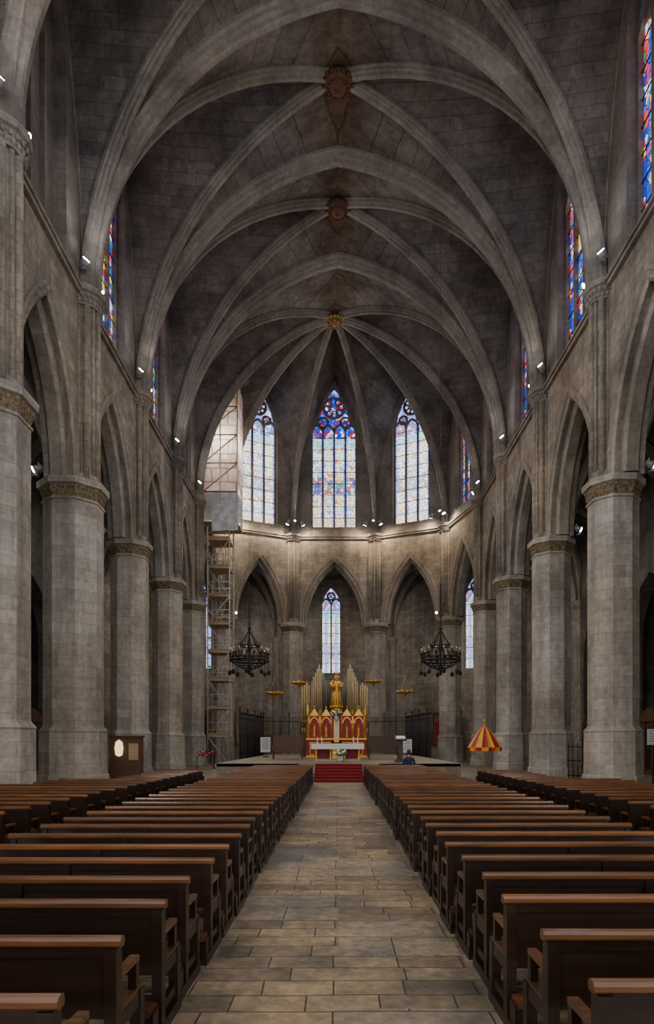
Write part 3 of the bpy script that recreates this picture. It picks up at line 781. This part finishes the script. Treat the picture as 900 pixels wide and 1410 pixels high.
for xx in(X0,(X0+X1)/2,X1): mb.cyl((xx,Y0-.08,17),(xx,Y0-.08,27.2),.045,.045,M_steel,6)
mb.build('scaffold_tower')

# ------------------------------------------------------------------ floodlights
def spot(o,loc,d,power,color,size,r=.12):
    l=bpy.data.lights.new('lamp','SPOT'); l.energy=power; l.color=color; l.spot_size=size; l.spot_blend=.9; l.shadow_soft_size=r
    lo=bpy.data.objects.new('lamp',l); scene.collection.objects.link(lo); lo.parent=o; lo.location=loc
    lo.rotation_euler=d.to_track_quat('-Z','Y').to_euler()
def flood(loc,aim,power,color=(1,.93,.84),lit=True,size=2.4,arm=V((0,0,-1)),r=.13):
    mb=MB(); d=(V(aim)-V(loc)).normalized()
    mb.cyl(arm*.25,(0,0,0),.025,.025,M_grey,6); mb.box(arm*.26,(.16,.16,.04),M_grey)
    mb.cyl(-d*.20,d*.12,r*.75,r,M_grey,12)
    mb.cyl(d*.121,d*.13,r*.85,r*.85,M_lens if lit else M_white,12)
    mb.box(-d*.1+V((0,0,.02)),(.05,.05,r*2.6),M_grey)
    o=mb.build('floodlight',loc)
    if lit and power: spot(o,d*.3,d,power,color,size,.06)
for i in range(1,NW-1):
    x,y=chain[i]
    if y<1: continue
    nx,ny=nrm[i]; z=ZSP+.75
    if i<=7 or i>=NW-8:
        lx=x-nx*.35
        rightcol=x>0
        flood((lx,y+.75,z),(-x*1.0,y+4,3.5),1750 if not rightcol else 1100,(1,.955,.90),True,1.95)
        flood((lx,y-.75,z),(x*.15,y-5,27),235 if y>12 else 150,(1,.96,.94),lit=True,size=2.7,r=.15)
    else:
        tx,ty=-ny,nx
        for e in(-.6,.6):
            flood((x-nx*1.2+tx*e,y-ny*1.2+ty*e,z-.15),(x+tx*e*5,y+ty*e*5,z-5),240,(1,.80,.54),True,2.7,V((nx*4,ny*4,-.3)),.15)
        flood((x-nx*.8,y-ny*.8,z+.1),(-.3,44,29),160,(1,.96,.95),True,2.6,V((nx*3,ny*3,-.3)),.10)
    ax,ay=off(i,.9)
    if y>8:
        for e in((-1,1) if 0<i<8 or i>NW-9 else (1,)):
            flood((ax+nx*.45,ay+ny*.45+e*.9,ZCAP+.3),(ax+nx*5,ay+ny*5+e*3,9.0),60 if (i<8 or i>NW-9) else 160,(1,.93,.84),True,2.8)
for i in (8,NW-9):
    x,y=chain[i]; nx,ny=nrm[i]
    flood((x-nx*1.2,y-ny*1.2,ZCAP+.3),(-.1,37,1.5),1000,(1,.88,.70),True,1.2,V((nx*3,ny*3,0)),.1)
mb=MB(); mb.box((0,0,0),(.3,.1,.2),M_grey); mb.cyl((0,0,-.1),(0,0,-2.6),.02,.02,M_grey,6); wl=mb.build('added_fill_lamp',(-8.3,46.3,20.0))  # added lamp, unseen inside the wrap, brightens the scaffold sheeting from behind
l=bpy.data.lights.new('lamp','POINT'); l.energy=420; l.color=(1,.95,.88); l.shadow_soft_size=.2
lo=bpy.data.objects.new('lamp',l); scene.collection.objects.link(lo); lo.parent=wl; lo.location=(0,0,3)

# ------------------------------------------------------------------ small furniture
def board(name,loc,w,h,mat,z0=.9):
    mb=MB(); mb.cyl((0,0,0),(0,0,z0+h*.5),.025,.025,M_iron,6); mb.lathe((0,0,0),[(.2,0),(.2,.03),(.03,.06)],M_iron,12)
    mb.box((0,-.03,z0+h/2),(w,.03,h),mat); mb.box((0,-.01,z0+h/2),(w+.06,.03,h+.06),M_iron)
    for q in range(5): mb.box((0,-.048,z0+h*(.85-.15*q)),(w*.7,.004,h*.03),M_iron)
    mb.build(name,loc)
board('notice_board',(-4.4,38.5,PZ),.6,.9,M_white,.3); board('notice_board',(3.55,33,PZ),.45,.7,M_white,.35)
board('notice_board',(11.9,24.2,0),.5,.6,M_white,1.5)
mb=MB(); mb.box((0,0,.05),(.5,.4,.1),M_woodold); mb.box((0,0,.55),(.2,.2,.95),M_woodold); mb.box((0,-.05,1.08),(.55,.42,.05),M_woodold,0,.45); mb.box((0,-.08,1.12),(.4,.3,.02),M_cloth,0,.45)
mb.build('lectern',(2.8,29,PZ))
for xx in(2.4,-2.7):
    mb=MB(); mb.box((0,0,.42),(1.6,.5,.06),M_woodold); mb.box((0,.24,.8),(1.6,.05,.8),M_woodold)
    for x in(-.77,.77): mb.box((x,0,.33),(.06,.5,.66),M_woodold)
    mb.box((0,.24,1.22),(1.7,.08,.08),M_woodold)
    mb.build('choir_bench',(xx,34,PZ))
mb=MB()
mb.box((0,0,.9),(1.25,.5,1.8),M_woodold); mb.box((0,-.02,1.84),(1.35,.6,.08),M_woodold); mb.box((0,0,.06),(1.35,.6,.12),M_woodold)
mb.lathe((-.25,-.27,1.0),[(.02,0),(.14,.06),(.18,.35),(.14,.6),(.02,.7)],M_warm,12)
mb.box((.36,-.27,1.2),(.4,.03,.7),M_plank)
mb.build('votive_cabinet',(-9.0,27.2,0))
mb=MB()
for x in(-.5,.5):
    for yy in(-.2,.2): mb.cyl((x,yy,0),(x,yy,.8),.02,.02,M_iron,5)
for r_ in range(3):
    mb.box((0,-.2+.2*r_,.8+.1*r_),(1.1,.16,.03),M_iron)
    for k in range(8): mb.cyl((-.48+k*.14,-.2+.2*r_,.81+.1*r_),(-.48+k*.14,-.2+.2*r_,.89+.1*r_),.03,.03,M_redc if (k*7+r_)%4==0 else M_redp,8)
mb.build('candle_rack',(-7.9,38,0))
def confess(loc,rz):
    mb=MB(); mb.box((0,0,1.3),(2.4,1.1,2.6),M_woodold); mb.box((0,0,2.68),(2.6,1.3,.16),M_woodold); mb.box((0,0,.1),(2.6,1.3,.2),M_woodold)
    for x in(-.8,0,.8):
        mb.box((x,-.56,1.3),(.6,.03,2.0),M_wood); mb.box((x,-.575,1.7),(.42,.03,.8),M_dark)
        for k in range(5): mb.box((x-.16+k*.08,-.59,1.7),(.02,.02,.8),M_woodold)
    for x in(-1.2,-.4,.4,1.2): mb.lathe((x,-.58,.2),[(.07,0),(.05,.1),(.05,2.2),(.08,2.35)],M_woodold,8)
    i=[mb.add(p) for p in((-1.2,-.6,2.76),(1.2,-.6,2.76),(0,-.6,3.3),(-1.2,-.4,2.76),(1.2,-.4,2.76),(0,-.4,3.3))]
    for f in((0,1,2),(5,4,3),(0,2,5,3),(1,4,5,2),(0,3,4,1)): mb.face([i[k] for k in f],M_woodold)
    o=mb.build('confessional',loc); o.rotation_euler=(0,0,rz)
confess((-15.6,31.5,0),math.pi/2); confess((15.6,38.1,0),-math.pi/2); confess((15.6,31,0),-math.pi/2); confess((-15.6,24.4,0),math.pi/2)
mb=MB()
for k in range(10):
    mb.cyl((-.9+.2*k,0,0),(-.9+.2*k,0,1.5),.02,.02,M_iron,5); mb.ball((-.9+.2*k,0,1.53),.035,M_iron,5,4)
for z in(.15,.8,1.4): mb.box((0,0,z),(1.9,.03,.04),M_iron)
mb.build('iron_gate',(10.9,27.8,0))
def altpiece(loc,rz):
    mb=MB(); mb.box((0,0,.6),(2.4,.9,1.2),M_wall); mb.box((0,.2,2.7),(2.6,.3,3.0),M_woodold)
    for x in(-.8,0,.8): mb.box((x,.03,2.7),(.66,.03,2.5),M_gild); mb.box((x,.0,2.5),(.5,.03,1.8),M_redp if x else M_yel)
    mb.box((0,.15,4.25),(2.8,.4,.14),M_gild)
    for x in(-1.3,-.4,.4,1.3): mb.cyl((x,0,1.2),(x,0,4.2),.06,.05,M_gild,8)
    o=mb.build('side_altarpiece',loc); o.rotation_euler=(0,0,rz)
altpiece((9.4,55.9,0),-.55); altpiece((-10.2,55.8,0),.55)

# ------------------------------------------------------------------ seated person
M_coat=simple('navy_coat',(.018,.025,.07),.8); M_trous=simple('dark_trousers',(.02,.02,.025),.8); M_skin=simple('skin',(.55,.33,.24),.5,0,.08); M_hair=simple('hair',(.05,.03,.02),.7)
def skinned(name,vs,es,mat,parent,root=0):
    me=bpy.data.meshes.new(name); me.from_pydata([v[:3] for v in vs],es,[]); me.materials.append(mat)
    o=bpy.data.objects.new(name,me); scene.collection.objects.link(o)
    m=o.modifiers.new('skin','SKIN'); m.use_smooth_shade=True
    if not me.skin_vertices: bpy.context.view_layer.objects.active=o
    sv=me.skin_vertices[0].data
    for k,v in enumerate(vs):
        rx=v[3]; ry=v[4] if len(v)>4 else rx; sv[k].radius=(rx,ry); sv[k].use_root=(k==root)
    s=o.modifiers.new('sub','SUBSURF'); s.levels=2; s.render_levels=2
    o.parent=parent; return o
def person(loc):
    e=bpy.data.objects.new('seated_person',None); scene.collection.objects.link(e); e.location=loc
    T=[(0,.16,.50,.15,.12),(0,.13,.68,.135,.11),(0,.12,.85,.155,.11),(0,.13,.96,.12,.09),(0,.14,1.03,.055),
       (-.17,.13,.94,.065),(-.22,.13,.70,.05),(-.15,.34,.60,.042),(.17,.13,.94,.065),(.22,.13,.70,.05),(.15,.34,.60,.042)]
    skinned('coat',T,[(0,1),(1,2),(2,3),(3,4),(3,5),(5,6),(6,7),(3,8),(8,9),(9,10)],M_coat,e)
    Lg=[(0,.17,.47,.13,.10),(-.09,.24,.47,.085),(-.10,.52,.46,.062),(-.10,.54,.10,.045),(-.10,.66,.04,.04,.03),(.09,.24,.47,.085),(.10,.52,.46,.062),(.10,.54,.10,.045),(.10,.66,.04,.04,.03)]
    skinned('trousers',Lg,[(0,1),(1,2),(2,3),(3,4),(0,5),(5,6),(6,7),(7,8)],M_trous,e)
    mb=MB(); mb.cyl((0,.14,1.0),(0,.15,1.1),.05,.048,M_skin,10)
    mb.ball((0,.165,1.19),.088,M_skin,14,10,(.86,1.0,1.25)); mb.ball((0,.262,1.175),.016,M_skin,6,5,(.8,1,1.4))
    for s in(-1,1):
        mb.ball((s*.078,.16,1.18),.022,M_skin,6,5,(.4,.8,1.2)); mb.ball((s*.03,.245,1.195),.01,M_white,6,5); mb.ball((s*.03,.253,1.195),.005,M_hair,5,4)
    mb.ball((0,.252,1.135),.018,M_redp,6,4,(1.3,.4,.3))
    mb.ball((0,.145,1.215),.095,M_hair,14,10,(.92,.98,1.15))
    mb.build('head',parent=e)
    for s in(-1,1):
        hm=[(0,0,0,.028,.018),(-s*.02,.05,-.005,.034,.016),(-s*.02,.09,-.01,.034,.014)]; es=[(0,1),(1,2)]
        for f in range(4):
            bx=-s*.02-.027+.018*f; L_=[.06,.072,.066,.05][f]; b=len(hm)
            hm+= [(bx,.095,-.012,.009),(bx,.095+L_*.55,-.022,.008),(bx,.095+L_,-.045,.007)]; es+=[(2,b),(b,b+1),(b+1,b+2)]
        b=len(hm); hm+=[(-s*.052,.045,0,.010),(-s*.075,.075,-.01,.009)]; es+=[(1,b),(b,b+1)]
        h=skinned('hand',hm,es,M_skin,e); h.location=(s*.15,.35,.595)
person((2.72,24.6,0))

# ------------------------------------------------------------------ world / camera
w=bpy.data.worlds.new('World'); scene.world=w; w.use_nodes=True
bg=w.node_tree.nodes['Background']; bg.inputs[0].default_value=(.94,.96,1,1); bg.inputs[1].default_value=2.0
cam=bpy.data.cameras.new('Camera'); co=bpy.data.objects.new('Camera',cam); scene.collection.objects.link(co)
co.location=(0,0,1.6); co.rotation_euler=(math.pi/2,0,0)
cam.sensor_fit='HORIZONTAL'; cam.sensor_width=36; cam.lens=880/900*36
cam.shift_x=-16/900; cam.shift_y=317/900; cam.clip_start=.05; cam.clip_end=300
scene.camera=co
